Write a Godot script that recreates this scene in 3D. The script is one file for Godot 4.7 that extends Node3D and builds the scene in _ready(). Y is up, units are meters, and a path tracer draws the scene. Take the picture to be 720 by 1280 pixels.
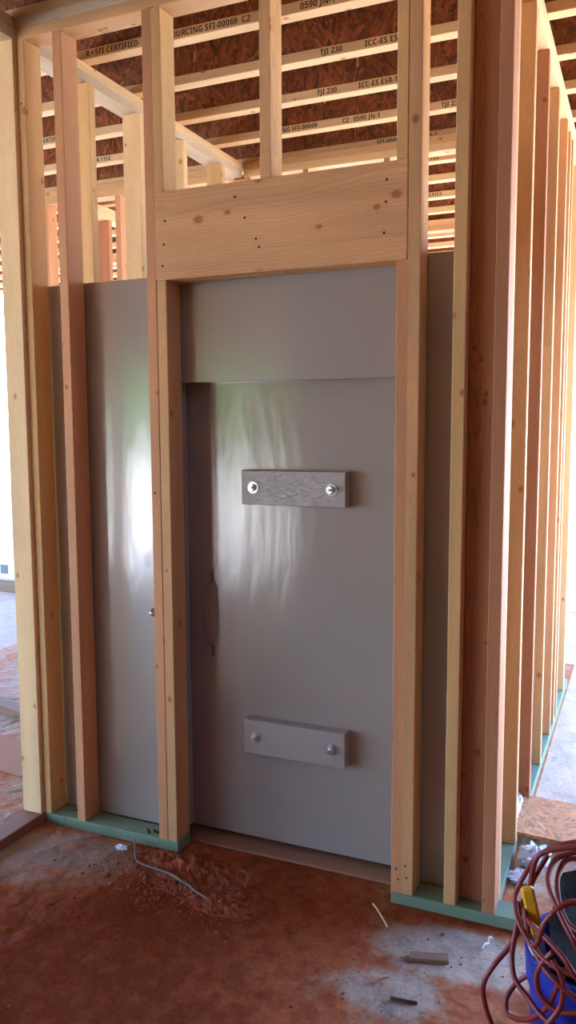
extends Node3D
# A framed stud wall around a grey steel safe room in a house under construction.
# x runs along the front wall, z towards the photographer, y up; floor at y = 0.

const H := 2.886          # underside of the wall plates
const JB := 2.962         # underside of the ceiling joists
const JD := 0.302         # joist depth
const BOX_Z := -0.094     # face of the safe room
const DOOR_Z := -0.163    # face of its door
const OPENING := 2.0184   # underside of the header

var taken := {}
var rng := RandomNumberGenerator.new()
var M := {}


func _ready():
	rng.seed = 20240611
	# ---------------------------------------------------------------- camera, sky, sun, exposure
	var cam := Camera3D.new()
	cam.name = "camera"
	cam.fov = 63.88
	cam.keep_aspect = Camera3D.KEEP_HEIGHT
	cam.position = Vector3(1.5369, 1.5354, 2.4222)
	cam.rotation_degrees = Vector3(-6.092, 23.513, -0.267)
	cam.near = 0.05
	cam.far = 400.0
	cam.current = true
	add_child(cam)
	var env := Environment.new()
	env.background_mode = Environment.BG_SKY
	var sky_mat := ProceduralSkyMaterial.new()
	sky_mat.sky_top_color = Color(0.40, 0.60, 0.93)
	sky_mat.sky_horizon_color = Color(0.81, 0.91, 0.98)
	sky_mat.ground_bottom_color = Color(0.50, 0.52, 0.52)
	sky_mat.ground_horizon_color = Color(0.68, 0.74, 0.76)
	sky_mat.sky_energy_multiplier = 1.0
	var sky := Sky.new()
	sky.sky_material = sky_mat
	env.sky = sky
	env.background_energy_multiplier = 7.0
	env.tonemap_mode = Environment.TONE_MAPPER_LINEAR
	env.tonemap_exposure = 2.85
	env.sdfgi_enabled = true
	env.ssao_enabled = true
	env.ssil_enabled = true
	var we := WorldEnvironment.new()
	we.name = "world_environment"
	we.environment = env
	add_child(we)
	var sun := DirectionalLight3D.new()
	sun.name = "sun"
	sun.light_color = Color(0.90, 0.95, 0.98)
	sun.light_energy = 8.0
	sun.light_angular_distance = 0.6
	sun.shadow_enabled = true
	add_child(sun)
	sun.look_at_from_position(Vector3(0.34, 0.86, -0.40) * 30.0, Vector3.ZERO)

	make_materials()
	build_ground()
	build_ceiling()
	build_front_wall()
	build_side_walls()
	build_outer_walls()
	build_safe_room()
	build_floor_things()
	build_bucket()
	build_outdoors()


# ==================================================================== naming
func numbered(parent: Node, called: String) -> String:
	var key := str(parent.get_instance_id()) + called
	var n: int = taken.get(key, 0)
	taken[key] = n + 1
	return called if n == 0 else "%s_%03d" % [called, n]


func put(node: Node3D, called: String, parent: Node = null):
	var p: Node = parent if parent else self
	node.name = numbered(p, called)
	p.add_child(node, true)
	return node


func thing(called: String, label: String, category: String, at := Vector3.ZERO, group := "") -> Node3D:
	var o := Node3D.new()
	put(o, called)
	o.position = at
	tag(o, label, category, group)
	return o


func tag(o: Node, label: String, category: String, group := ""):
	o.set_meta("label", label)
	o.set_meta("category", category)
	if group:
		o.set_meta("group", group)
	return o


func setting(called: String, label := "", category := "") -> Node3D:
	var o := Node3D.new()
	put(o, called)
	o.set_meta("kind", "structure")
	if label:
		o.set_meta("label", label)
		o.set_meta("category", category)
	return o


# ==================================================================== materials
func srgb(r: int, g: int, b: int) -> Color:
	return Color(r / 255.0, g / 255.0, b / 255.0)


func image_of(data: PackedByteArray, w: int, h: int) -> ImageTexture:
	var im := Image.create_from_data(w, h, false, Image.FORMAT_RGB8, data)
	return ImageTexture.create_from_image(im)


func noise_of(seed_: int, freq: float, octaves := 3) -> FastNoiseLite:
	var n := FastNoiseLite.new()
	n.seed = seed_
	n.noise_type = FastNoiseLite.TYPE_SIMPLEX_SMOOTH
	n.frequency = freq
	n.fractal_type = FastNoiseLite.FRACTAL_FBM
	n.fractal_octaves = octaves
	return n


# softwood grain; the picture covers width x length metres, length down the picture. Knots are [u, v, radius] in metres.
func wood_texture(seed_: int, w: int, h: int, width: float, length: float, heart: float, knots: Array, tight: float, ring_depth := 0.42) -> ImageTexture:
	var data := PackedByteArray()
	data.resize(w * h * 3)
	var slow := noise_of(seed_, 0.9, 2)
	var fine := noise_of(seed_ + 5, 1.0, 2)
	var k := 0
	for j in h:
		var v := length * j / h
		var near := []
		for q in knots:
			if absf(v - q[1]) < q[2] * 7.0:
				near.append(q)
		var drift := slow.get_noise_2d(v * 1.3, 3.0) * 0.035
		var depth := 0.02 + 0.05 * absf(slow.get_noise_2d(v * 0.55, 40.0))
		for i in w:
			var u := width * i / w
			var du := u - heart - drift
			var r := sqrt(du * du + depth * depth)
			r += fine.get_noise_2d(u * 14.0, v * 1.6) * 0.0035
			var dark := 0.0
			var red := 0.0
			for q in near:
				var a: float = (u - q[0]) / q[2]
				var b: float = (v - q[1]) / q[2]
				var e := a * a + b * b * 0.55
				if e < 1.0:
					dark = maxf(dark, 0.50 - 0.22 * sin(sqrt(e) * 9.0) * e)
					red = 1.0
				elif e < 30.0:
					r += q[2] * 1.1 * exp(-e * 0.35) * signf(a)
					dark = maxf(dark, 0.20 * exp(-(e - 1.0) * 1.4))
			var ring := fposmod(r * tight, 1.0)
			var late := smoothstep(0.35, 0.92, ring) * (1.0 - smoothstep(0.92, 1.0, ring))
			var fibre := fine.get_noise_2d(u * 420.0, v * 9.0) * 0.05
			var broad := slow.get_noise_2d(u * 9.0 + 70.0, v * 0.8) * 0.07
			var t := clampf(late * ring_depth + dark * 1.0, 0.0, 1.0)
			var base := 0.93 + fibre + broad
			data[k] = int(clampf((base - 0.16 * t - 0.16 * dark) * 255.0, 0, 255))
			data[k + 1] = int(clampf((base - 0.02 - 0.25 * t - 0.28 * dark - 0.02 * red) * 255.0, 0, 255))
			data[k + 2] = int(clampf((base - 0.05 - 0.33 * t - 0.30 * dark - 0.04 * red) * 255.0, 0, 255))
			k += 3
	return image_of(data, w, h)


func random_knots(count: int, width: float, length: float) -> Array:
	var list := []
	for i in count:
		list.append([rng.randf_range(0.02, width - 0.02), rng.randf_range(0.05, length - 0.05), rng.randf_range(0.004, 0.011)])
	return list


# pressed wood strands: overlapping flakes, each of its own tone
func strand_texture(size: int, flakes: int, dull: float) -> ImageTexture:
	var data := PackedByteArray()
	data.resize(size * size * 3)
	for i in size * size:
		data[i * 3] = 170
		data[i * 3 + 1] = 130
		data[i * 3 + 2] = 95
	for f in flakes:
		var cx := rng.randf() * size
		var cy := rng.randf() * size
		var a := rng.randf_range(-0.9, 0.9) + (PI / 2.0 if rng.randf() < 0.25 else 0.0)
		var lon := rng.randf_range(18, 62)
		var wid := rng.randf_range(5, 15)
		var tone := rng.randf_range(dull, 1.0)
		var warm := rng.randf_range(0.86, 1.0)
		var ca := cos(a)
		var sa := sin(a)
		var reach := int(maxf(absf(ca) * lon + absf(sa) * wid, absf(sa) * lon + absf(ca) * wid) * 0.5) + 1
		for y in range(-reach, reach + 1):
			for x in range(-reach, reach + 1):
				var s := x * ca + y * sa
				var t := -x * sa + y * ca
				if absf(s) < lon * 0.5 and absf(t) < wid * 0.5 * (1.0 - 0.4 * absf(s) / lon):
					var px := posmod(int(cx) + x, size)
					var py := posmod(int(cy) + y, size)
					var n := (py * size + px) * 3
					var g := tone * (0.94 + 0.06 * sin(t * 2.1 + f))
					if absf(t) > wid * 0.5 - 1.5:
						g *= 0.86
					data[n] = int(g * 235)
					data[n + 1] = int(g * 190 * warm)
					data[n + 2] = int(g * 145 * warm * warm)
	return image_of(data, size, size)


func patch(x: float, z: float, cx: float, cz: float, rx: float, rz: float) -> float:
	var d := Vector2((x - cx) / rx, (z - cz) / rz).length()
	return 1.0 - smoothstep(0.55, 1.25, d)


# slab with tracked-in red earth; covers 6 x 6 metres from (-2.5, -3.0)
func floor_texture(size: int) -> ImageTexture:
	var data := PackedByteArray()
	data.resize(size * size * 3)
	var big := noise_of(71, 1.1, 4)
	var mid := noise_of(72, 5.0, 4)
	var grit := noise_of(73, 55.0, 2)
	var grain := noise_of(74, 17.0, 3)
	var k := 0
	for j in size:
		var z := -3.0 + 6.0 * j / size
		for i in size:
			var x := -2.5 + 6.0 * i / size
			var m := mid.get_noise_2d(x, z)
			var b := big.get_noise_2d(x * 1.3, z * 1.3)
			var gr := grain.get_noise_2d(x, z)
			var bias := 0.755 + 0.20 * patch(x, z, 0.15, 0.62, 0.6, 0.55) + 0.15 * patch(x, z, 0.16, 0.13, 0.3, 0.14) - 0.05 * smoothstep(0.45, 0.9, x)
			bias -= 0.50 * patch(x, z, -0.34, 0.20, 0.34, 0.22)
			bias -= 0.30 * patch(x, z, -0.05, 0.12, 0.22, 0.10)
			bias -= 0.66 * patch(x, z, 1.10, 0.17, 0.26, 0.13)
			bias -= 0.38 * patch(x, z, 0.95, 0.40, 0.16, 0.10)
			if x > 1.17 and z < 0.0:
				bias -= 0.62 * smoothstep(0.0, -0.7, z)
			if x < -0.66:
				bias -= 0.30
			bias -= 0.55 * smoothstep(1.2, 2.0, z)
			var d := smoothstep(0.26, 0.74, bias + 0.20 * b + 0.22 * m + 0.17 * gr)
			var heavy := smoothstep(0.60, 1.10, bias + 0.30 * b + 0.16 * gr + 0.3 * mid.get_noise_2d(x * 2.3 + 30.0, z * 2.3))
			var g := 1.0 + 0.11 * grit.get_noise_2d(x, z) + 0.06 * m
			var c := srgb(164, 142, 120).lerp(srgb(160, 88, 50), d).lerp(srgb(120, 56, 28), heavy * 0.75 * d)
			data[k] = int(clampf(c.r * g * 255.0, 0, 255))
			data[k + 1] = int(clampf(c.g * g * 255.0, 0, 255))
			data[k + 2] = int(clampf(c.b * g * 255.0, 0, 255))
			k += 3
	return image_of(data, size, size)


func plain(color: Color, rough := 0.8, metal := 0.0) -> StandardMaterial3D:
	var m := StandardMaterial3D.new()
	m.albedo_color = color
	m.roughness = rough
	m.metallic = metal
	return m


func textured(tex: Texture2D, tint: Color, rough: float) -> StandardMaterial3D:
	var m := plain(tint, rough)
	m.albedo_texture = tex
	return m


func bumpy(m: StandardMaterial3D, freq: float, strength: float, scale: Vector3, size := 512):
	var t := NoiseTexture2D.new()
	t.width = size
	t.height = size
	t.seamless = true
	t.as_normal_map = true
	t.bump_strength = strength
	var n := FastNoiseLite.new()
	n.seed = 9
	n.frequency = freq
	n.fractal_octaves = 3
	t.noise = n
	m.normal_enabled = true
	m.normal_texture = t
	m.normal_scale = 1.0
	m.uv1_triplanar = true
	m.uv1_scale = scale
	return m


func make_materials():
	var wide := wood_texture(11, 256, 2048, 0.3, 3.0, 0.13, random_knots(16, 0.3, 3.0), 190.0)
	var straight := wood_texture(12, 256, 2048, 0.3, 3.0, -0.06, random_knots(12, 0.3, 3.0), 260.0)
	for pair in [["", wide], ["fine_", straight]]:
		M[pair[0] + "tan"] = textured(pair[1], srgb(228, 180, 124), 0.72)
		M[pair[0] + "pale"] = textured(pair[1], srgb(242, 206, 152), 0.72)
		M[pair[0] + "yellow"] = textured(pair[1], srgb(230, 186, 124), 0.72)
		M[pair[0] + "pink"] = textured(pair[1], srgb(224, 164, 114), 0.72)
		M[pair[0] + "red"] = textured(pair[1], srgb(194, 134, 92), 0.72)
		M[pair[0] + "grey"] = textured(pair[1], srgb(212, 190, 158), 0.78)
	M.treated = textured(straight, srgb(128, 160, 134), 0.75)
	M.dirty = textured(wide, srgb(150, 108, 78), 0.85)
	M.weathered = textured(straight, srgb(150, 122, 96), 0.85)
	# the header's own face, with the knots the photograph shows; u along x, v down
	M.header = textured(wood_texture(31, 320, 900, 0.288, 0.87, 0.10,
		[[0.172, 0.168, 0.0125], [0.16, 0.275, 0.008], [0.07, 0.385, 0.010], [0.166, 0.835, 0.012], [0.196, 0.775, 0.008], [0.235, 0.590, 0.007]], 110.0, 0.24), srgb(236, 182, 126), 0.7)
	var strands := strand_texture(768, 2600, 0.55)
	var pale_strands := strand_texture(512, 1300, 0.88)
	M.web = textured(strands, srgb(206, 152, 96), 0.8)
	M.osb = textured(pale_strands, srgb(255, 240, 222), 0.8)
	M.sheathing = textured(strands, srgb(176, 130, 92), 0.85)
	M.deck = textured(strands, srgb(190, 140, 96), 0.85)
	M.slab = textured(floor_texture(1536), Color.WHITE, 0.85)
	M.slab.metallic_specular = 0.25
	bump_slab(M.slab)
	M.slab_edge = plain(srgb(168, 158, 150), 0.85)
	M.steel = bumpy(plain(srgb(174, 166, 157), 0.17, 0.28), 0.012, 0.35, Vector3(1.5, 0.35, 1.5))
	M.block = bumpy(plain(srgb(164, 154, 146), 0.38, 0.2), 0.03, 2.0, Vector3(1.0, 12.0, 1.0))
	M.zinc = plain(srgb(214, 214, 216), 0.28, 0.9)
	M.handle = plain(srgb(112, 102, 96), 0.4, 0.2)
	M.seam = plain(srgb(70, 62, 58), 0.8)
	M.sill = bumpy(plain(srgb(150, 108, 82), 0.8, 0.0), 0.02, 1.0, Vector3(2, 2, 2))
	M.ink = plain(srgb(48, 34, 28), 0.9)
	M.nail = plain(srgb(70, 52, 40), 0.6, 0.5)
	M.earth = plain(srgb(150, 76, 42), 0.95)
	M.earth.vertex_color_use_as_albedo = true
	M.cord = plain(srgb(128, 40, 34), 0.45)
	M.plug = plain(srgb(40, 36, 36), 0.5)
	M.bucket = plain(srgb(32, 52, 158), 0.38)
	M.wire = plain(srgb(205, 205, 205), 0.35, 0.9)
	M.tool_yellow = plain(srgb(222, 168, 36), 0.45)
	M.pouch = bumpy(plain(srgb(24, 25, 30), 0.8), 0.08, 6.0, Vector3(4, 4, 4))
	M.film = plain(Color(0.86, 0.88, 0.9), 0.22)
	M.film.backlight_enabled = true
	M.film.backlight = Color(0.5, 0.5, 0.5)
	M.bark = plain(srgb(96, 80, 64), 0.9)
	M.leaf = plain(srgb(86, 128, 62), 0.6)
	M.leaf.backlight_enabled = true
	M.leaf.backlight = Color(0.25, 0.4, 0.12)
	M.leaf.cull_mode = BaseMaterial3D.CULL_DISABLED
	var ground := NoiseTexture2D.new()
	ground.width = 512
	ground.height = 512
	ground.seamless = true
	ground.noise = noise_of(5, 0.012, 5)
	var ramp := Gradient.new()
	ramp.colors = PackedColorArray([srgb(160, 144, 126), srgb(190, 178, 162), srgb(206, 198, 186)])
	ramp.offsets = PackedFloat32Array([0.2, 0.5, 0.85])
	ground.color_ramp = ramp
	M.ground = plain(Color.WHITE, 0.95)
	M.ground.albedo_texture = ground
	M.ground.uv1_triplanar = true
	M.ground.uv1_world_triplanar = true
	M.ground.uv1_scale = Vector3(0.12, 0.12, 0.12)
	M.white = plain(srgb(232, 232, 232), 0.6)
	M.dark = plain(srgb(96, 98, 102), 0.6)


func bump_slab(m: StandardMaterial3D):
	var t := NoiseTexture2D.new()
	t.width = 1024
	t.height = 1024
	t.seamless = true
	t.as_normal_map = true
	t.bump_strength = 5.0
	t.noise = noise_of(88, 0.03, 5)
	m.normal_enabled = true
	m.normal_texture = t
	m.normal_scale = 0.7


# ==================================================================== meshes
# a bevelled box; grain (texture v) runs along axis 0, 1 or 2, size uv_m metres (across, along), shifted by off
func board_mesh(size: Vector3, axis: int, c: float, uv_m: Vector2, off: Vector2) -> ArrayMesh:
	var h := size * 0.5
	var vs := PackedVector3Array()
	var ns := PackedVector3Array()
	var us := PackedVector2Array()
	var face := func(pts: Array, n: Vector3):
		var order := range(pts.size())
		if (pts[1] - pts[0]).cross(pts[2] - pts[0]).dot(n) > 0.0:
			order.reverse()
		var big := n.abs().max_axis_index()
		for t in range(1, pts.size() - 1):
			for q in [order[0], order[t], order[t + 1]]:
				var p: Vector3 = pts[q]
				vs.append(p)
				ns.append(n)
				var across := 0.0
				var along := 0.0
				if big == axis:
					across = p[(axis + 1) % 3]
					along = p[(axis + 2) % 3]
				else:
					across = p[3 - axis - big] + 0.11 * big
					along = p[axis]
				us.append(Vector2(across / uv_m.x + off.x, along / uv_m.y + off.y))
	for a in 3:
		var b := (a + 1) % 3
		var d := (a + 2) % 3
		for s in [-1.0, 1.0]:
			var n := Vector3.ZERO
			n[a] = s
			var pts := []
			for q in [[-1, -1], [1, -1], [1, 1], [-1, 1]]:
				var p := Vector3.ZERO
				p[a] = s * h[a]
				p[b] = q[0] * (h[b] - c)
				p[d] = q[1] * (h[d] - c)
				pts.append(p)
			face.call(pts, n)
		for s in [-1.0, 1.0]:
			for t in [-1.0, 1.0]:
				var n := Vector3.ZERO
				n[b] = s
				n[d] = t
				var pts := []
				for q in [-1.0, 1.0]:
					var p := Vector3.ZERO
					p[a] = q * (h[a] - c)
					var p2 := p
					p[b] = s * h[b]
					p[d] = t * (h[d] - c)
					p2[b] = s * (h[b] - c)
					p2[d] = t * h[d]
					if q < 0:
						pts.append_array([p, p2])
					else:
						pts.append_array([p2, p])
				face.call(pts, n.normalized())
	for sx in [-1.0, 1.0]:
		for sy in [-1.0, 1.0]:
			for sz in [-1.0, 1.0]:
				var s := Vector3(sx, sy, sz)
				var q: Vector3 = h - Vector3(c, c, c)
				face.call([Vector3(h.x, q.y, q.z) * s, Vector3(q.x, h.y, q.z) * s, Vector3(q.x, q.y, h.z) * s], s.normalized())
	var arr := []
	arr.resize(Mesh.ARRAY_MAX)
	arr[Mesh.ARRAY_VERTEX] = vs
	arr[Mesh.ARRAY_NORMAL] = ns
	arr[Mesh.ARRAY_TEX_UV] = us
	var mesh := ArrayMesh.new()
	mesh.add_surface_from_arrays(Mesh.PRIMITIVE_TRIANGLES, arr)
	return mesh


# a piece of sawn lumber (or any sheet) between two corners
func board(parent: Node, called: String, lo: Vector3, hi: Vector3, axis: int, mat: Material, bevel := 0.0022, uv_m := Vector2(0.3, 3.0)) -> MeshInstance3D:
	var o := MeshInstance3D.new()
	var off := Vector2(rng.randf(), rng.randf())
	o.mesh = board_mesh((hi - lo).abs(), axis, bevel, uv_m, off)
	o.material_override = mat
	put(o, called, parent)
	o.position = (lo + hi) * 0.5
	return o


func mesh_part(parent: Node, called: String, mesh: Mesh, mat: Material, at := Vector3.ZERO, rot := Vector3.ZERO) -> MeshInstance3D:
	var o := MeshInstance3D.new()
	o.mesh = mesh
	o.material_override = mat
	put(o, called, parent)
	o.position = at
	o.rotation_degrees = rot
	return o


func cylinder(r0: float, r1: float, h: float, seg := 24) -> CylinderMesh:
	var m := CylinderMesh.new()
	m.bottom_radius = r0
	m.top_radius = r1
	m.height = h
	m.radial_segments = seg
	m.rings = 1
	return m


func commit(st: SurfaceTool) -> ArrayMesh:
	st.index()
	st.generate_normals()
	return st.commit()


# a round tube through points (smooth curve)
func tube(st: SurfaceTool, pts: Array, r: float, sides := 10, per := 7, flat := 1.0):
	var path := []
	for i in pts.size() - 1:
		var a: Vector3 = pts[maxi(i - 1, 0)]
		var b: Vector3 = pts[i]
		var c: Vector3 = pts[i + 1]
		var d: Vector3 = pts[mini(i + 2, pts.size() - 1)]
		for k in per:
			path.append(b.cubic_interpolate(c, a, d, float(k) / per))
	path.append(pts[-1])
	var side := Vector3.UP
	var rings := []
	for i in path.size():
		var t: Vector3 = (path[mini(i + 1, path.size() - 1)] - path[maxi(i - 1, 0)]).normalized()
		if i == 0 and absf(t.dot(side)) > 0.9:
			side = Vector3.RIGHT
		side = (side - t * side.dot(t)).normalized()
		var other := t.cross(side)
		var ring := []
		for s in sides:
			var a := TAU * s / sides
			ring.append(path[i] + (side * cos(a) + other * sin(a) * flat) * r)
		rings.append(ring)
	for i in rings.size() - 1:
		for s in sides:
			var s2 := (s + 1) % sides
			for p in [rings[i][s], rings[i + 1][s], rings[i + 1][s2], rings[i][s], rings[i + 1][s2], rings[i][s2]]:
				st.add_vertex(p)
	for e in [0, rings.size() - 1]:
		for s in range(1, sides - 1):
			var tri := [rings[e][0], rings[e][s], rings[e][s + 1]]
			if e != 0:
				tri.reverse()
			for p in tri:
				st.add_vertex(p)


func tool() -> SurfaceTool:
	var st := SurfaceTool.new()
	st.begin(Mesh.PRIMITIVE_TRIANGLES)
	st.set_smooth_group(0)
	return st


# profile points (radius, height) turned about the y axis
func lathe(st: SurfaceTool, profile: Array, seg := 48):
	for i in profile.size() - 1:
		var a: Vector2 = profile[i]
		var b: Vector2 = profile[i + 1]
		for s in seg:
			var t0 := TAU * s / seg
			var t1 := TAU * (s + 1) / seg
			var p := [Vector3(cos(t0) * a.x, a.y, sin(t0) * a.x), Vector3(cos(t1) * a.x, a.y, sin(t1) * a.x), Vector3(cos(t1) * b.x, b.y, sin(t1) * b.x), Vector3(cos(t0) * b.x, b.y, sin(t0) * b.x)]
			for q in [0, 1, 2, 0, 2, 3]:
				st.add_vertex(p[q])


func lettering(parent: Node, text: String, cap: float, at: Vector3, mat: Material) -> MeshInstance3D:
	var t := TextMesh.new()
	var f := SystemFont.new()
	f.font_names = PackedStringArray(["Droid Sans"])
	f.font_weight = 600
	t.font = f
	t.text = text
	t.font_size = 40
	t.pixel_size = cap / 29.0
	t.depth = 0.0006
	t.curve_step = 2.0
	t.horizontal_alignment = HORIZONTAL_ALIGNMENT_LEFT
	t.vertical_alignment = VERTICAL_ALIGNMENT_CENTER
	return mesh_part(parent, "print", t, mat, at)


# ==================================================================== setting
func build_ground():
	var g := setting("ground", "bare reddish earth outside the house", "ground")
	board(g, "red_earth", Vector3(-90, -0.9, -90), Vector3(90, -0.22, 90), 0, M.ground, 0.01)
	var f := setting("floor", "concrete slab stained with red dirt", "floor")
	# slab: textured top on a thick block; the top's picture repeats every six metres
	var st := SurfaceTool.new()
	st.begin(Mesh.PRIMITIVE_TRIANGLES)
	var lo := Vector3(-5.2, 0.0, -6.1)
	var hi := Vector3(3.15, 0.0, 4.5)
	var quads := [
		[Vector3(lo.x, 0, lo.z), Vector3(hi.x, 0, lo.z), Vector3(hi.x, 0, hi.z), Vector3(lo.x, 0, hi.z)],
		[Vector3(lo.x, 0, hi.z), Vector3(hi.x, 0, hi.z), Vector3(hi.x, -0.3, hi.z), Vector3(lo.x, -0.3, hi.z)],
		[Vector3(hi.x, 0, lo.z), Vector3(lo.x, 0, lo.z), Vector3(lo.x, -0.3, lo.z), Vector3(hi.x, -0.3, lo.z)],
		[Vector3(hi.x, 0, hi.z), Vector3(hi.x, 0, lo.z), Vector3(hi.x, -0.3, lo.z), Vector3(hi.x, -0.3, hi.z)],
		[Vector3(lo.x, 0, lo.z), Vector3(lo.x, 0, hi.z), Vector3(lo.x, -0.3, hi.z), Vector3(lo.x, -0.3, lo.z)],
		[Vector3(lo.x, -0.3, hi.z), Vector3(hi.x, -0.3, hi.z), Vector3(hi.x, -0.3, lo.z), Vector3(lo.x, -0.3, lo.z)]]
	for q in quads:
		for i in [0, 1, 2, 0, 2, 3]:
			var p: Vector3 = q[i]
			st.set_uv(Vector2((p.x + 2.5) / 6.0, (p.z - p.y + 3.0) / 6.0))
			st.add_vertex(p)
	st.generate_normals()
	st.generate_tangents()
	mesh_part(f, "concrete_slab", st.commit(), M.slab)


func build_ceiling():
	var c := setting("ceiling", "open ceiling of wooden joists with pale flanges and dark strand webs", "ceiling")
	# subfloor sheets above, 1.22 m wide, butted with a narrow gap
	var x := -5.2
	while x < 3.1:
		board(c, "subfloor_sheet", Vector3(x, JB + JD, -6.1), Vector3(minf(x + 1.216, 3.15), JB + JD + 0.019, 4.5), 2, M.deck, 0.001, Vector2(1.1, 1.1))
		x += 1.22
	var lines := {
		-1: [["TJI 230   ICC-ES ESR-1153", -0.1]],
		0: [["R \u2022 SFI CERTIFIED", -0.535], ["SOURCING SFI-00069  C2", -0.163], ["0590 JN-1", 0.375], ["TJI 230   ICC-ES ESR-1153", 0.62]],
		1: [["TJI 230", 0.308], ["ICC-ES ESR-1153", 0.492]],
		2: [["TJI 230", 0.153], ["ICC-ES ESR-1153", 0.345], ["SFI CERTIFIED", -1.42]],
		3: [["NG SFI-00069", -0.174], ["C2   0590 JN-1", 0.141], ["ICC-ES ESR-1153", -1.42], ["TJI 230", 0.62]],
		4: [["SFI-00069 C2 0590 JN-1", 0.2]],
		5: [["TJI 230   ICC-ES ESR-1153", 0.1]],
		6: [["SFI CERTIFIED SOURCING", -0.1]],
		7: [["TJI 230   ICC-ES ESR-1153", -0.05]]}
	var joints := {0: -0.62, 1: -0.267, 2: 0.331, 3: 0.04, 4: 0.079, 5: 0.3}
	for i in range(-13, 15):
		var zf := -0.374 - 0.3615 * i          # camera side of the flange
		if zf - 0.06 < -6.0 or zf > 4.45:
			continue
		var j := Node3D.new()
		put(j, "joist", c)
		j.position = Vector3(0, JB, zf - 0.029)
		board(j, "bottom_flange", Vector3(-5.1, 0, -0.029), Vector3(3.1, 0.038, 0.029), 0, M.fine_pale)
		board(j, "top_flange", Vector3(-5.1, JD - 0.038, -0.029), Vector3(3.1, JD, 0.029), 0, M.fine_pale)
		var cuts := [-5.1]
		if i >= -1 and i < 9:
			var p: float = joints.get(i, 0.2) - 1.22 * 4
			while p < 2.9:
				if p > -5.0:
					cuts.append(p)
				p += 1.22
		cuts.append(3.1)
		for k in cuts.size() - 1:
			board(j, "web", Vector3(cuts[k] + 0.006, 0.034, -0.0055), Vector3(cuts[k + 1] - 0.006, JD - 0.034, 0.0055), 0, M.web, 0.001, Vector2(1.0, 0.9))
		for line in lines.get(i, []):
			lettering(j, line[0], 0.0215, Vector3(line[1], 0.019, 0.0291), M.ink)


func build_front_wall():
	var w := setting("wall_front", "bare stud wall with a header over the opening in front of the grey door", "wall")
	board(w, "bottom_plate", Vector3(-0.555, 0, -0.089), Vector3(0.045, 0.038, 0), 0, M.treated)
	board(w, "bottom_plate", Vector3(0.838, 0, -0.089), Vector3(1.275, 0.038, 0), 0, M.treated)
	board(w, "top_plate", Vector3(-0.555, H, -0.089), Vector3(1.165, H + 0.038, 0), 0, M.tan)
	board(w, "top_plate", Vector3(-0.645, H + 0.038, -0.089), Vector3(1.165, JB, 0.001), 0, M.grey)
	var up := func(called: String, x0: float, y0: float, y1: float, mat: Material, z0 := -0.089, z1 := 0.0, wide := 0.038):
		return board(w, called, Vector3(x0, y0, z0), Vector3(x0 + wide, y1, z1), 1, mat)
	up.call("stud", -0.5600, 0.038, H, M.fine_yellow)
	up.call("stud", -0.3990, 0.038, H, M.pink)
	up.call("stud", -0.0345, 0.038, H, M.pink)
	up.call("trimmer_stud", 0.0042, 0.038, OPENING, M.fine_tan)
	up.call("cripple_stud", 0.0, 2.3044, H, M.yellow, -0.089, -0.0005, 0.036)
	var mid = up.call("cripple_stud", 0.392, 2.3044, H, M.tan)
	var right = up.call("cripple_stud", 0.8345, 2.3044, H, M.fine_yellow, -0.089, -0.0005, 0.035)
	up.call("trimmer_stud", 0.8375, 0.038, OPENING, M.pink)
	up.call("stud", 0.8715, 0.038, H, M.fine_tan)
	up.call("stud", 1.0080, 0.038, H, M.fine_yellow)
	up.call("corner_blocking", 1.047, 0.038, H, M.red, -0.089, -0.051, 0.079)
	up.call("stud", 1.1270, 0.038, H, M.red)
	# header with its nails: one board on the camera side, one behind
	var h := board(w, "header", Vector3(0.0015, OPENING, -0.038), Vector3(0.8700, 2.3044, 0.001), 0, M.header, 0.0025, Vector2(0.288, 0.87))
	h.mesh = board_mesh(Vector3(0.8685, 0.286, 0.039), 0, 0.0025, Vector2(-0.288, 0.87), Vector2(0.5, 0.5))
	board(w, "header", Vector3(0.0015, OPENING, -0.0885), Vector3(0.8700, 2.3044, -0.0505), 0, M.tan)
	for p in [[0.042, 2.209], [0.036, 2.133], [0.030, 2.064], [0.303, 2.258], [0.338, 2.190], [0.377, 2.122], [0.388, 2.095], [0.806, 2.252], [0.804, 2.189], [0.799, 2.100]]:
		mesh_part(h, "nail", cylinder(0.0045, 0.004, 0.003, 10), M.nail, Vector3(p[0], p[1], 0.0005) - h.position, Vector3(90, 0, 0))
	# toe nails in studs and plate
	for p in [[0.855, 0.12], [0.884, 0.135], [0.889, 0.095], [0.862, 0.085], [-0.02, 1.30], [0.02, 1.03], [-0.54, 2.67]]:
		mesh_part(w, "nail", cylinder(0.0035, 0.003, 0.003, 10), M.nail, Vector3(p[0], p[1], 0.0005), Vector3(90, 0, 0))
	for p in [[-0.10, -0.03], [-0.075, -0.035], [-0.09, -0.02], [-0.06, -0.03]]:
		mesh_part(w, "nail", cylinder(0.0045, 0.004, 0.012, 10), M.nail, Vector3(p[0], 0.042, p[1]), Vector3(12, 0, 20))


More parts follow.
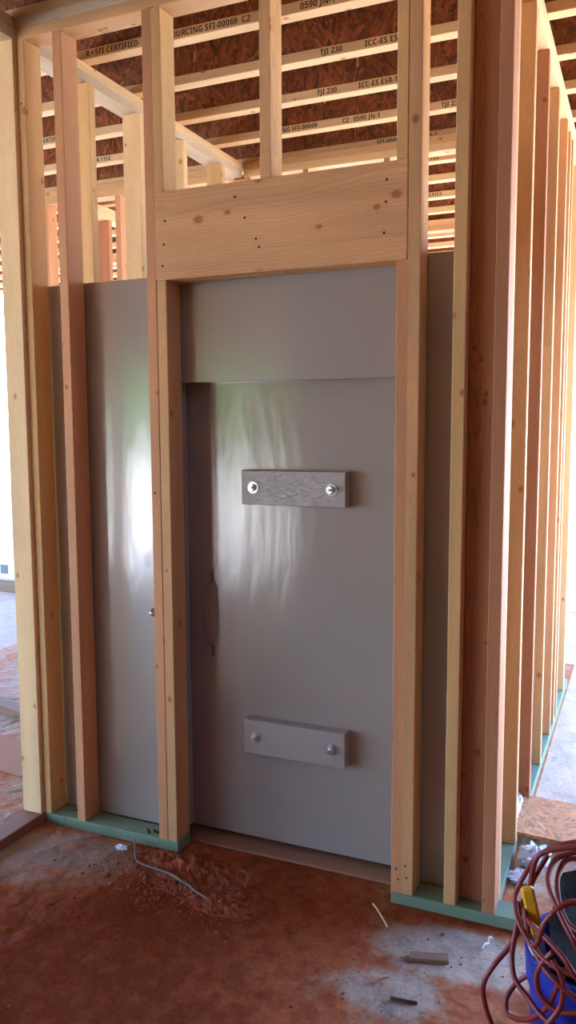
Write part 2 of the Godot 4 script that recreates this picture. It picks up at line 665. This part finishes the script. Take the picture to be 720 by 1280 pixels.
func build_side_walls():
	# wall that runs along z at the left, past the front wall
	var l := setting("wall_left", "bare stud wall with a pale end post, left of the grey safe room", "wall")
	var a := -0.645
	var b := -0.556
	board(l, "bottom_plate", Vector3(a, 0, -0.05), Vector3(b, 0.038, 2.2), 2, M.dirty)
	board(l, "bottom_plate", Vector3(a, 0, -1.86), Vector3(b, 0.038, -0.05), 2, M.treated)
	board(l, "top_plate", Vector3(a, H, -1.78), Vector3(-0.5555, H + 0.038, 2.2), 2, M.grey)
	board(l, "top_plate", Vector3(a, H + 0.038, -0.0895), Vector3(b, JB, -1.86), 2, M.fine_pale)
	board(l, "top_plate", Vector3(a, H + 0.038, 0.0015), Vector3(b, JB, 2.2), 2, M.fine_grey)
	board(l, "stud", Vector3(a, 0.038, -0.020), Vector3(b, H, 0.018), 1, M.fine_pale)
	for z in [-0.39, -0.745, -1.115, -1.50, -1.80]:
		board(l, "stud", Vector3(-0.626, 0.038, z - 0.038), Vector3(-0.537, H, z), 1, M.fine_yellow if z > -0.5 or z < -1.2 else M.fine_pale)
	for z in [0.42, 0.83, 1.24, 1.65, 2.06]:
		board(l, "stud", Vector3(a, 0.038, z - 0.038), Vector3(b, H, z), 1, M.fine_tan)
	# wall that runs back from the corner at the right
	var r := setting("wall_right", "bare stud wall receding from the corner beside the blue bucket", "wall")
	board(r, "bottom_plate", Vector3(1.074, 0, -2.55), Vector3(1.163, 0.038, -0.0895), 2, M.treated)
	board(r, "top_plate", Vector3(1.074, H, -2.55), Vector3(1.163, H + 0.038, -0.0895), 2, M.fine_pale)
	board(r, "top_plate", Vector3(1.074, H + 0.038, -2.55), Vector3(1.163, JB, -0.0895), 2, M.pale)
	var tones := ["fine_tan", "red", "fine_tan", "pink", "fine_tan", "pink", "fine_pale"]
	var zs := [-0.459, -0.838, -1.210, -1.590, -1.765, -1.885, -2.310]
	for i in zs.size():
		board(r, "stud", Vector3(1.074, 0.038, zs[i] - 0.038), Vector3(1.163, H, zs[i]), 1, M[tones[i]])
	board(r, "stud", Vector3(1.074, 0.038, -0.1285), Vector3(1.163, H, -0.0905), 1, M.tan)
	# wall behind the safe room, in line with a wall further left
	var k := setting("wall_back", "bare stud wall behind the grey safe room", "wall")
	board(k, "bottom_plate", Vector3(-0.55, 0, -1.87), Vector3(1.07, 0.038, -1.781), 0, M.treated)
	board(k, "top_plate", Vector3(-0.55, H, -1.87), Vector3(1.07, H + 0.038, -1.781), 0, M.fine_pale)
	board(k, "top_plate", Vector3(-0.55, H + 0.038, -1.87), Vector3(1.07, JB, -1.781), 0, M.tan)
	for x in [-0.54, -0.198, 0.252, 0.66, 1.03]:
		board(k, "stud", Vector3(x, 0.038, -1.87), Vector3(x + 0.033, H, -1.781), 1, M.fine_tan)
	var s := setting("wall_back_left", "bare stud wall seen over the safe room, beyond the left wall", "wall")
	board(s, "bottom_plate", Vector3(-2.26, 0, -1.87), Vector3(-0.65, 0.038, -1.781), 0, M.treated)
	board(s, "top_plate", Vector3(-2.26, H, -1.87), Vector3(-0.65, H + 0.038, -1.781), 0, M.tan)
	board(s, "top_plate", Vector3(-2.26, H + 0.038, -1.87), Vector3(-0.65, JB, -1.781), 0, M.tan)
	for x in [-2.26, -1.935, -1.40, -1.0]:
		board(s, "stud", Vector3(x, 0.038, -1.87), Vector3(x + 0.038, H, -1.781), 1, M.fine_pink)
	# a further cross wall and one running back
	var d := setting("wall_far", "farther bare stud wall seen above the grey safe room", "wall")
	board(d, "bottom_plate", Vector3(-3.4, 0, -3.55), Vector3(1.07, 0.038, -3.461), 0, M.treated)
	board(d, "top_plate", Vector3(-3.4, H, -3.55), Vector3(1.07, H + 0.038, -3.461), 0, M.pink)
	board(d, "top_plate", Vector3(-3.4, H + 0.038, -3.55), Vector3(1.07, JB, -3.461), 0, M.tan)
	for i in 11:
		var x := -3.38 + 0.406 * i
		board(d, "stud", Vector3(x, 0.038, -3.55), Vector3(x + 0.038, H, -3.461), 1, M.fine_pink if i % 2 else M.fine_tan)
	board(d, "sill_plate", Vector3(-0.10, 2.66, -3.55), Vector3(0.24, 2.698, -3.461), 0, M.tan)
	var e := setting("wall_far_left", "bare stud wall running back behind the left wall's studs", "wall")
	board(e, "bottom_plate", Vector3(-1.87, 0, -3.45), Vector3(-1.781, 0.038, -1.88), 2, M.treated)
	board(e, "top_plate", Vector3(-1.87, H, -3.45), Vector3(-1.781, H + 0.038, -1.88), 2, M.pale)
	board(e, "top_plate", Vector3(-1.87, H + 0.038, -3.45), Vector3(-1.781, JB, -1.88), 2, M.fine_pale)
	for z in [-2.25, -2.66, -3.06]:
		board(e, "stud", Vector3(-1.87, 0.038, z - 0.038), Vector3(-1.781, H, z), 1, M.fine_red)


# sheathed outer walls with openings for doors and windows that are not set yet
func build_outer_walls():
	var rear := setting("wall_rear", "sheathed outer wall with a wide doorway behind the viewer", "wall")
	var zr := 4.3
	var sheet := func(o: Node, x0: float, x1: float, y0: float, y1: float):
		board(o, "sheathing", Vector3(x0, y0, zr), Vector3(x1, y1, zr + 0.1), 1, M.sheathing, 0.002, Vector2(1.1, 1.1))
	for s in [[-5.1, -4.9, 0.0, JB], [-4.9, -1.75, 2.05, JB], [-1.75, 0.4, 0.0, JB], [0.4, 1.6, 0.0, JB], [1.6, 3.1, 0.0, JB]]:
		sheet.call(rear, s[0], s[1], s[2], s[3])
	var lx := setting("wall_outer_left", "sheathed outer wall at the far left side of the house", "wall")
	for s in [[-1.0, 0.6, 0.0, JB], [0.6, 3.9, 2.3, JB], [3.9, 4.3, 0.0, JB]]:
		board(lx, "sheathing", Vector3(-5.15, s[2], s[0]), Vector3(-5.05, s[3], s[1]), 1, M.sheathing, 0.002, Vector2(1.1, 1.1))
	for z in [-3.4, -5.9]:
		board(lx, "post", Vector3(-5.15, 0, z), Vector3(-5.01, JB, z + 0.14), 1, M.fine_tan)
	var rx := setting("wall_outer_right", "sheathed outer wall at the right with a wide opening", "wall")
	for s in [[-6.1, -0.6, 2.35, JB], [-0.6, 0.0, 0.0, JB], [0.0, 1.2, 0.0, JB], [1.2, 2.4, 0.0, JB], [2.4, 4.3, 0.0, JB]]:
		board(rx, "sheathing", Vector3(3.02, s[2], s[0]), Vector3(3.12, s[3], s[1]), 1, M.sheathing, 0.002, Vector2(1.1, 1.1))
	for z in [-2.2, -4.2, -6.0]:
		board(rx, "post", Vector3(2.98, 0, z), Vector3(3.12, 2.349, z + 0.14), 1, M.fine_tan)
	var bk := setting("wall_outer_back", "sheathed piers of the outer wall at the far back", "wall")
	for s in [[-2.9, -2.3, 0.0, JB], [-0.6, 0.4, 0.0, JB]]:
		board(bk, "sheathing", Vector3(s[0], s[2], -6.05), Vector3(s[1], s[3], -5.95), 1, M.sheathing, 0.002, Vector2(1.1, 1.1))


# ==================================================================== the safe room
func build_safe_room():
	var v = thing("steel_safe_room", "grey painted steel safe room behind the stud wall, with a plain door bolted by two flat blocks", "safe room")
	var top := 2.050
	var back := -1.62
	board(v, "front_panel", Vector3(-0.535, 0.0385, BOX_Z - 0.064), Vector3(0.020, top, BOX_Z), 1, M.steel, 0.0015)
	board(v, "front_panel", Vector3(0.826, 0.0385, BOX_Z - 0.064), Vector3(1.045, top, BOX_Z), 1, M.steel, 0.0015)
	board(v, "lintel_panel", Vector3(0.0202, 1.681, BOX_Z - 0.064), Vector3(0.8258, top, BOX_Z), 1, M.steel, 0.0015)
	board(v, "side_panel", Vector3(-0.535, 0.004, back), Vector3(-0.529, top, BOX_Z - 0.065), 1, M.steel, 0.001)
	board(v, "side_panel", Vector3(1.039, 0.004, back), Vector3(1.045, top, BOX_Z - 0.065), 1, M.steel, 0.001)
	board(v, "rear_panel", Vector3(-0.528, 0.004, back), Vector3(1.038, top, back + 0.006), 1, M.steel, 0.001)
	board(v, "roof_panel", Vector3(-0.528, top - 0.012, back + 0.007), Vector3(1.038, top - 0.004, BOX_Z - 0.065), 0, M.steel, 0.001)
	board(v, "threshold", Vector3(0.046, 0.001, DOOR_Z - 0.05), Vector3(0.835, 0.010, BOX_Z), 0, M.sill, 0.002)
	var d = board(v, "door", Vector3(-0.01, 0.030, DOOR_Z - 0.04), Vector3(0.85, 1.70, DOOR_Z), 1, M.steel, 0.002)
	var st := tool()
	tube(st, [Vector3(0.111, 1.016, 0.004), Vector3(0.111, 0.992, 0.004), Vector3(0.111, 0.974, 0.006), Vector3(0.108, 0.948, 0.036), Vector3(0.106, 0.928, 0.043),
		Vector3(0.106, 0.86, 0.045), Vector3(0.106, 0.79, 0.045), Vector3(0.108, 0.768, 0.042), Vector3(0.109, 0.754, 0.036), Vector3(0.111, 0.732, 0.006), Vector3(0.111, 0.716, 0.004), Vector3(0.111, 0.694, 0.004)], 0.0055, 10, 5, 1.0)
	mesh_part(d, "handle", commit(st), M.handle, Vector3(0, 0, DOOR_Z) - d.position)
	for q in [[1.260, 1.3785], [0.3655, 0.490]]:
		var b = board(v, "mounting_block", Vector3(0.256, q[0], DOOR_Z + 0.0005), Vector3(0.637, q[1], DOOR_Z + 0.044), 0, M.block, 0.002)
		for x in [0.301, 0.588]:
			var y: float = (q[0] + q[1]) * 0.5
			var at: Vector3 = Vector3(x, y, DOOR_Z + 0.044) - b.position
			mesh_part(b, "washer", cylinder(0.0205, 0.0205, 0.003, 28), M.zinc, at + Vector3(0, 0, 0.0015), Vector3(90, 0, 0))
			mesh_part(b, "nut", cylinder(0.0125, 0.0118, 0.011, 6), M.zinc, at + Vector3(0, 0, 0.0085), Vector3(90, 0, 17))
			mesh_part(b, "bolt_end", cylinder(0.0065, 0.0055, 0.010, 16), M.zinc, at + Vector3(0, 0, 0.018), Vector3(90, 0, 0))
	var s := tool()
	lathe(s, [Vector2(0.0, 0.022), Vector2(0.007, 0.021), Vector2(0.0105, 0.016), Vector2(0.0105, 0.010), Vector2(0.006, 0.006), Vector2(0.006, 0.003), Vector2(0.016, 0.003), Vector2(0.016, 0.0)], 20)
	mesh_part(v, "bolt_head", commit(s), M.zinc, Vector3(-0.096, 0.852, BOX_Z), Vector3(90, 0, 0))


# ==================================================================== small things on the floor
func build_floor_things():
	# loose red earth swept against the trimmer foot
	var st := tool()
	var n := noise_of(44, 9.0, 4)
	var nx := 90
	var nz := 60
	var pts := []
	for j in nz + 1:
		for i in nx + 1:
			var u := float(i) / nx
			var v := float(j) / nz
			var x := -0.12 + 0.62 * u
			var z := 0.015 + 0.36 * v
			var ridge := exp(-pow((x - 0.06 - 0.22 * v) / 0.11, 2.0) - pow((z - 0.10) / 0.075, 2.0)) + 0.55 * exp(-pow((x - 0.20) / 0.13, 2.0) - pow((z - 0.05) / 0.05, 2.0)) + 0.4 * exp(-pow((x - 0.34) / 0.10, 2.0) - pow((z - 0.22) / 0.05, 2.0))
			var y := 0.030 * ridge * (0.62 + 1.1 * n.get_noise_2d(x * 2.0, z * 3.2)) + 0.012 * n.get_noise_2d(x * 8.0, z * 8.0) * minf(1.0, ridge * 3.0)
			pts.append(Vector3(x, y - 0.0012, z))
	for j in nz:
		for i in nx:
			var a := j * (nx + 1) + i
			var q := [a, a + 1, a + nx + 2, a + nx + 1]
			if maxf(maxf(pts[q[0]].y, pts[q[1]].y), maxf(pts[q[2]].y, pts[q[3]].y)) < 0.0002:
				continue
			for t in [0, 1, 2, 0, 2, 3]:
				st.add_vertex(pts[q[t]])
	var heap = mesh_part(null, "dirt_heap", commit(st), plain(srgb(146, 74, 40), 0.95))
	tag(heap, "low heap of loose red dirt on the slab beside the left foot of the door opening", "dirt")
	heap.set_meta("kind", "stuff")
	# crumbs of the same earth
	var lump := SphereMesh.new()
	lump.radius = 1.0
	lump.height = 1.7
	lump.radial_segments = 7
	lump.rings = 4
	lump.material = M.earth
	var mm := MultiMesh.new()
	mm.transform_format = MultiMesh.TRANSFORM_3D
	mm.use_colors = true
	mm.mesh = lump
	mm.instance_count = 2400
	for i in mm.instance_count:
		var x := 0.0
		var z := 0.0
		var r := rng.randf_range(0.0012, 0.0038)
		var pick := rng.randf()
		if pick < 0.55:
			x = rng.randfn(0.14, 0.13)
			z = rng.randfn(0.14, 0.075)
			r *= 1.35
		elif pick < 0.72:
			x = rng.randfn(0.38, 0.14)
			z = rng.randfn(0.28, 0.09)
		else:
			x = rng.randf_range(-0.5, 1.3)
			z = rng.randf_range(0.03, 1.1)
			r *= 0.8
		z = maxf(z, 0.012)
		if rng.randf() < (0.10 if pick < 0.55 else 0.06):
			r *= 2.2
		var bs := Basis.from_euler(Vector3(rng.randf() * TAU, rng.randf() * TAU, 0)).scaled(Vector3(r, r * rng.randf_range(0.5, 0.8), r * rng.randf_range(0.7, 1.2)))
		mm.set_instance_transform(i, Transform3D(bs, Vector3(x, r * 0.35, z)))
		var g := rng.randf_range(0.55, 1.25)
		mm.set_instance_color(i, Color(g, g, g))
	var crumbs := MultiMeshInstance3D.new()
	crumbs.multimesh = mm
	put(crumbs, "dirt_crumbs")
	tag(crumbs, "scattered crumbs of red dirt lying over the concrete floor", "dirt")
	crumbs.set_meta("kind", "stuff")

	var o = board(null, "lumber_offcut", Vector3(-0.056, 0, -0.017), Vector3(0.056, 0.013, 0.017), 0, M.weathered, 0.002)
	o.position = Vector3(1.020, 0.0066, 0.232)
	o.rotation_degrees = Vector3(0, 17, 0)
	tag(o, "short flat offcut of grey-brown lumber lying alone on the bare concrete", "wood scrap")
	st = tool()
	tube(st, [Vector3(0.79, 0.006, 0.038), Vector3(0.81, 0.009, 0.062), Vector3(0.845, 0.006, 0.105), Vector3(0.868, 0.004, 0.135)], 0.0042, 7, 5, 0.7)
	tag(mesh_part(null, "wood_splinter", commit(st), M.pale), "pale wood splinter on the dirty floor just in front of the door opening's right foot", "splinter")
	st = tool()
	tube(st, [Vector3(0.966, 0.005, 0.434), Vector3(0.995, 0.006, 0.432), Vector3(1.036, 0.004, 0.424)], 0.0052, 7, 5, 0.8)
	tag(mesh_part(null, "wood_stick", commit(st), plain(srgb(72, 52, 42), 0.9)), "thin dark stick lying on the floor in front of the lumber offcut", "stick")
	st = tool()
	tube(st, [Vector3(1.152, 0.004, 0.128), Vector3(1.157, 0.010, 0.112), Vector3(1.165, 0.005, 0.098), Vector3(1.165, 0.014, 0.080), Vector3(1.171, 0.005, 0.072)], 0.0048, 8, 6, 0.5)
	tag(mesh_part(null, "paper_curl", commit(st), M.white), "small white curl of scrap on the concrete near the wall corner", "scrap")
	st = tool()
	tube(st, [Vector3(0.905, 0.003, 0.395), Vector3(0.915, 0.010, 0.380), Vector3(0.933, 0.004, 0.352)], 0.005, 7, 5, 0.4)
	tag(mesh_part(null, "wood_chip", commit(st), M.tan), "tan wood chip on the floor behind the thin dark stick", "chip")
	# flat tie wire half buried in the heap
	st = tool()
	tube(st, [Vector3(-0.128, 0.028, 0.022), Vector3(-0.100, 0.012, 0.058), Vector3(-0.060, 0.007, 0.110), Vector3(-0.020, 0.012, 0.135), Vector3(0.05, 0.017, 0.150), Vector3(0.12, 0.020, 0.165), Vector3(0.165, 0.021, 0.185), Vector3(0.20, 0.015, 0.19), Vector3(0.235, 0.009, 0.205), Vector3(0.29, 0.005, 0.222), Vector3(0.335, 0.003, 0.248)], 0.0048, 8, 6, 0.6)
	tag(mesh_part(null, "metal_strap", commit(st), plain(srgb(104, 92, 82), 0.55, 0.3)), "thin grey strap snaking over the red dirt heap from the green bottom plate", "strap")
	# scrap of white film by the plate
	crumple("plastic_scrap", Vector3(-0.158, 0.008, 0.060), Vector3(0.026, 0.009, 0.012), 3, "tiny scrap of white plastic beside the upper end of the grey strap", "plastic")
	crumple("plastic_wrap", Vector3(1.235, 0.036, -0.40), Vector3(0.055, 0.042, 0.06), 7, "crumpled clear plastic wrap on the floor between the wall corner and the strand board", "plastic wrap")
	crumple("plastic_wrap", Vector3(1.205, 0.012, -0.30), Vector3(0.05, 0.014, 0.05), 12, "flattened clear plastic wrap on the floor beside the right wall's green plate", "plastic wrap")

	# strand board bridging from the right wall's plate to a block
	var p = board(null, "strand_board", Vector3(1.115, 0.0385, -0.83), Vector3(2.05, 0.0505, -0.505), 0, M.osb, 0.001, Vector2(0.7, 0.7))
	p.rotation_degrees = Vector3(0, -4, 0)
	p.position += Vector3(0.0, 0, 0.0)
	tag(p, "strip of pale strand board lying across the right wall's green plate", "board")
	var sb = board(null, "lumber_block", Vector3(1.80, 0, -0.80), Vector3(1.89, 0.038, -0.42), 2, M.tan)
	tag(sb, "flat lumber block under the far end of the strand board", "lumber block")
	# film hanging over the board's end
	st = tool()
	var fn := noise_of(91, 18.0, 3)
	var grid := []
	for j in 25:
		var row := []
		for i in 9:
			var z := -0.80 + 0.30 * j / 24.0
			var t := float(i) / 8.0
			var pos := Vector3(1.1145 + 0.032 * t, 0.056 + 0.022 * sin(t * PI) + 0.016 * fn.get_noise_2d(z * 3.0, t), z + 0.01 * fn.get_noise_2d(t * 2.0, z * 4.0 + 9.0))
			row.append(pos)
		grid.append(row)
	for j in 24:
		for i in 8:
			for q in [[j, i], [j, i + 1], [j + 1, i + 1], [j, i], [j + 1, i + 1], [j + 1, i]]:
				st.add_vertex(grid[q[0]][q[1]])
	var fm: StandardMaterial3D = M.film.duplicate()
	fm.cull_mode = BaseMaterial3D.CULL_DISABLED
	tag(mesh_part(null, "plastic_strip", commit(st), fm), "wrinkled strip of whitish plastic along the strand board's end at the wall plate", "plastic strip")

	# loose plank on the slab beyond the left wall
	var lp = board(null, "lumber_plank", Vector3(-1.2, 0, -0.045), Vector3(1.2, 0.040, 0.045), 0, M.weathered)
	lp.position = Vector3(-1.75, 0.0202, -0.97)
	lp.rotation_degrees = Vector3(0, -14, 0)
	tag(lp, "brown lumber plank lying on the floor left of the pale post", "plank")
	var cb = board(null, "cardboard_sheet", Vector3(-0.3, 0, -0.14), Vector3(0.3, 0.006, 0.14), 0, plain(srgb(156, 108, 72), 0.95), 0.001)
	cb.position = Vector3(-1.20, 0.0036, -0.46)
	cb.rotation_degrees = Vector3(0, -8, 0)
	tag(cb, "dusty flat sheet on the floor left of the pale post, nearer than the plank", "sheet")


func crumple(called: String, at: Vector3, size: Vector3, seed_: int, label: String, category: String):
	var n := noise_of(seed_, 1.6, 3)
	var st := tool()
	st.set_smooth_group(-1)
	var seg := 26
	var rings := 16
	var pt := func(i: int, j: int) -> Vector3:
		var th := TAU * (i % seg) / seg
		var ph := PI * j / rings
		var d := Vector3(sin(ph) * cos(th), cos(ph), sin(ph) * sin(th))
		var k := 0.75 + 0.55 * n.get_noise_3dv(d * 0.9) + 0.6 * absf(n.get_noise_3dv(d * 1.1 + Vector3(9, 0, 0))) + 0.12 * n.get_noise_3dv(d * 2.6)
		var p := d * k * size
		p.y = maxf(p.y, -at.y + 0.001)
		return p
	for j in rings:
		for i in seg:
			var a: Vector3 = pt.call(i, j)
			var b: Vector3 = pt.call(i + 1, j)
			var c: Vector3 = pt.call(i + 1, j + 1)
			var d: Vector3 = pt.call(i, j + 1)
			for q in [a, b, c, a, c, d]:
				st.add_vertex(q)
	st.generate_normals()
	tag(mesh_part(null, called, st.commit(), M.film, at), label, category)


# ==================================================================== bucket, cord, tools
func build_bucket():
	var at := Vector3(1.480, 0.0, 0.580)
	var b = thing("bucket", "blue plastic bucket of tools standing by the wall corner, wound with red extension cord", "bucket", at)
	var st := tool()
	lathe(st, [Vector2(0.0, 0.0), Vector2(0.122, 0.0), Vector2(0.130, 0.006), Vector2(0.143, 0.278), Vector2(0.1505, 0.292), Vector2(0.153, 0.330), Vector2(0.1535, 0.362), Vector2(0.156, 0.366), Vector2(0.155, 0.372), Vector2(0.148, 0.372), Vector2(0.146, 0.36), Vector2(0.127, 0.012), Vector2(0.0, 0.012)], 64)
	mesh_part(b, "shell", commit(st), M.bucket)
	st = tool()
	var arc := []
	for k in 13:
		var a := PI * k / 12.0
		arc.append(Vector3(0.157 * cos(a), 0.325 - 0.13 * sin(a), -0.157 * sin(a) * 0.75 - 0.06 * sin(a)))
	tube(st, arc, 0.0022, 8, 4)
	mesh_part(b, "bail_handle", commit(st), M.wire)
	# tool pouch standing in the bucket
	var po = thing("tool_pouch", "black fabric tool pouch standing up in the blue bucket", "tool pouch", at)
	st = tool()
	var n := noise_of(61, 3.0, 3)
	var prof := [Vector2(0.0, 0.52), Vector2(0.05, 0.522), Vector2(0.080, 0.51), Vector2(0.088, 0.48), Vector2(0.092, 0.42), Vector2(0.092, 0.30), Vector2(0.09, 0.10), Vector2(0.0, 0.10)]
	var seg := 40
	var pp := func(i: int, s: int) -> Vector3:
		var a := TAU * (s % seg) / seg
		var q: Vector2 = prof[i]
		var k := 1.0 + 0.20 * n.get_noise_3d(cos(a), q.y * 6.0, sin(a))
		return Vector3(cos(a) * q.x * k, q.y * (1.0 + 0.08 * n.get_noise_2d(cos(a) * 2.0 + 5.0, sin(a) * 2.0)), sin(a) * q.x * k)
	for i in prof.size() - 1:
		for s in seg:
			for q in [[i, s], [i, s + 1], [i + 1, s + 1], [i, s], [i + 1, s + 1], [i + 1, s]]:
				st.add_vertex(pp.call(q[0], q[1]))
	mesh_part(po, "body", commit(st), M.pouch)
	var ty = thing("hand_tool", "tool with a flat yellow handle sticking out of the blue bucket", "tool", Vector3(1.370, 0.36, 0.640))
	var grip := board(ty, "grip", Vector3(-0.014, 0.055, -0.009), Vector3(0.014, 0.165, 0.009), 1, M.tool_yellow, 0.005)
	board(ty, "blade", Vector3(-0.011, -0.22, -0.002), Vector3(0.011, 0.056, 0.002), 1, M.zinc, 0.0008)
	ty.rotation_degrees = Vector3(0, 10, 13)
	# crumpled clear film on top
	crumple("plastic_bag", Vector3(1.525, 0.582, 0.645), Vector3(0.045, 0.014, 0.035), 23, "crumpled clear plastic on top of the tools in the blue bucket", "plastic bag")
	# extension cord: loops slung over the bucket
	st = tool()
	var V := func(list: Array) -> Array:
		var out := []
		for p in list:
			out.append(Vector3(p[0], p[1], p[2]))
		return out
	var loops := [
		[[1.62, 0.60, 0.58], [1.52, 0.625, 0.59], [1.43, 0.61, 0.60], [1.365, 0.585, 0.60], [1.342, 0.55, 0.60], [1.33, 0.45, 0.60], [1.318, 0.41, 0.62], [1.30, 0.37, 0.64], [1.27, 0.33, 0.66], [1.25, 0.29, 0.67], [1.25, 0.25, 0.67], [1.27, 0.19, 0.67], [1.33, 0.10, 0.68], [1.42, 0.04, 0.74]],
		[[1.60, 0.57, 0.54], [1.50, 0.61, 0.55], [1.41, 0.595, 0.56], [1.35, 0.555, 0.56], [1.32, 0.51, 0.58], [1.305, 0.47, 0.60], [1.318, 0.45, 0.66], [1.34, 0.44, 0.70], [1.365, 0.435, 0.735], [1.39, 0.43, 0.755], [1.42, 0.425, 0.765], [1.47, 0.425, 0.765], [1.56, 0.45, 0.73]],
		[[1.37, 0.57, 0.58], [1.345, 0.52, 0.59], [1.33, 0.48, 0.60], [1.318, 0.45, 0.62], [1.31, 0.39, 0.66], [1.31, 0.365, 0.68], [1.32, 0.335, 0.70], [1.35, 0.315, 0.72], [1.38, 0.305, 0.75], [1.41, 0.30, 0.765], [1.47, 0.29, 0.765]],
		[[1.36, 0.31, 0.56], [1.34, 0.29, 0.60], [1.31, 0.255, 0.60], [1.292, 0.225, 0.62], [1.30, 0.205, 0.64], [1.33, 0.23, 0.68], [1.36, 0.27, 0.72], [1.395, 0.33, 0.75], [1.412, 0.385, 0.76], [1.43, 0.43, 0.76]],
		[[1.40, 0.45, 0.75], [1.38, 0.42, 0.75], [1.37, 0.385, 0.75], [1.38, 0.35, 0.755], [1.41, 0.335, 0.765], [1.45, 0.345, 0.77], [1.53, 0.38, 0.76]],
		[[1.40, 0.44, 0.76], [1.418, 0.42, 0.77], [1.424, 0.39, 0.77], [1.42, 0.35, 0.77], [1.40, 0.31, 0.77], [1.36, 0.25, 0.765]],
		[[1.47, 0.585, 0.57], [1.43, 0.588, 0.58], [1.39, 0.575, 0.60], [1.378, 0.56, 0.64], [1.383, 0.55, 0.68], [1.40, 0.54, 0.72], [1.42, 0.52, 0.75], [1.44, 0.50, 0.77], [1.46, 0.47, 0.77], [1.51, 0.43, 0.77]],
		[[1.46, 0.57, 0.57], [1.415, 0.572, 0.585], [1.398, 0.555, 0.61], [1.398, 0.54, 0.66], [1.41, 0.52, 0.70], [1.43, 0.505, 0.73], [1.47, 0.50, 0.75]],
		[[1.36, 0.44, 0.73], [1.37, 0.46, 0.74], [1.38, 0.50, 0.74], [1.40, 0.53, 0.735], [1.43, 0.55, 0.72], [1.48, 0.55, 0.71]],
		[[1.31, 0.46, 0.61], [1.33, 0.455, 0.64], [1.345, 0.46, 0.68], [1.38, 0.475, 0.74], [1.42, 0.46, 0.77], [1.44, 0.44, 0.78], [1.47, 0.40, 0.78]],
		[[1.33, 0.47, 0.65], [1.345, 0.44, 0.69], [1.37, 0.42, 0.735], [1.40, 0.405, 0.765], [1.44, 0.385, 0.775], [1.49, 0.36, 0.775]]]
	for l in loops:
		tube(st, V.call(l), 0.0058, 10, 7)
	var cord = mesh_part(null, "extension_cord", commit(st), M.cord)
	tag(cord, "dark red extension cord hanging in tangled loops over the blue bucket", "cord")


# ==================================================================== outdoors
func build_outdoors():
	# trees beyond the opening behind the photographer, seen mirrored in the safe room's door
	var spots := [[-10.4, 21.5, 2.3, 5.2], [-7.0, 23.5, 2.5, 5.4], [-14.2, 22.6, 2.6, 5.6], [-3.2, 24.8, 2.4, 5.2], [-18.0, 23.5, 2.4, 5.2]]
	var words := ["leafy green tree outside the doorway, nearest the house", "leafy green tree outside the doorway, just behind the nearest one", "broad green tree outside with the widest crown", "green tree outside standing furthest from the house", "green tree outside at the open end of the tree row"]
	for i in spots.size():
		var s: Array = spots[i]
		var t = thing("tree", words[i], "tree", Vector3(s[0], -0.22, s[1]), "")
		var st := tool()
		tube(st, [Vector3(0, -0.05, 0), Vector3(0.05, 0.9, 0.02), Vector3(-0.04, 2.0, 0.05), Vector3(0.05, s[3] * 0.75, 0.0)], 0.13, 10, 4)
		mesh_part(t, "trunk", commit(st), M.bark)
		st = SurfaceTool.new()
		st.begin(Mesh.PRIMITIVE_TRIANGLES)
		for q in [[-1, -0.5], [0, -1], [1, -0.5], [-1, -0.5], [1, -0.5], [0, 1.1]]:
			st.add_vertex(Vector3(q[0] * 0.09, 0.0, q[1] * 0.13))
		st.generate_normals()
		var mm := MultiMesh.new()
		mm.transform_format = MultiMesh.TRANSFORM_3D
		mm.mesh = st.commit()
		mm.instance_count = 2600
		for k in mm.instance_count:
			var d: Vector3 = Vector3(rng.randfn(), rng.randfn(), rng.randfn()).normalized() * s[2] * pow(rng.randf(), 0.4)
			d.y = d.y * 1.05 + s[3] * 0.55
			if d.y < 0.5:
				d.y = 0.5 + rng.randf()
			mm.set_instance_transform(k, Transform3D(Basis.from_euler(Vector3(rng.randf() * TAU, rng.randf() * TAU, rng.randf() * TAU)).scaled(Vector3.ONE * rng.randf_range(0.8, 1.7)), d))
		var crown := MultiMeshInstance3D.new()
		crown.multimesh = mm
		crown.material_override = M.leaf
		put(crown, "crown", t)
		crown.set_meta("kind", "stuff")
	# wrapped bundle on the ground far left
	var w = thing("wrapped_bundle", "white wrapped bundle of building material outside, seen left of the pale post", "bundle", Vector3(-4.12, 0.0, -3.80))
	board(w, "wrap", Vector3(-0.55, 0.10, -0.38), Vector3(0.55, 0.92, 0.38), 0, M.white, 0.03)
	board(w, "pallet", Vector3(-0.56, 0.0005, -0.39), Vector3(0.56, 0.099, 0.39), 0, M.weathered, 0.004)
	board(w, "patch", Vector3(0.20, 0.17, 0.3802), Vector3(0.29, 0.255, 0.383), 0, M.dark, 0.0005)
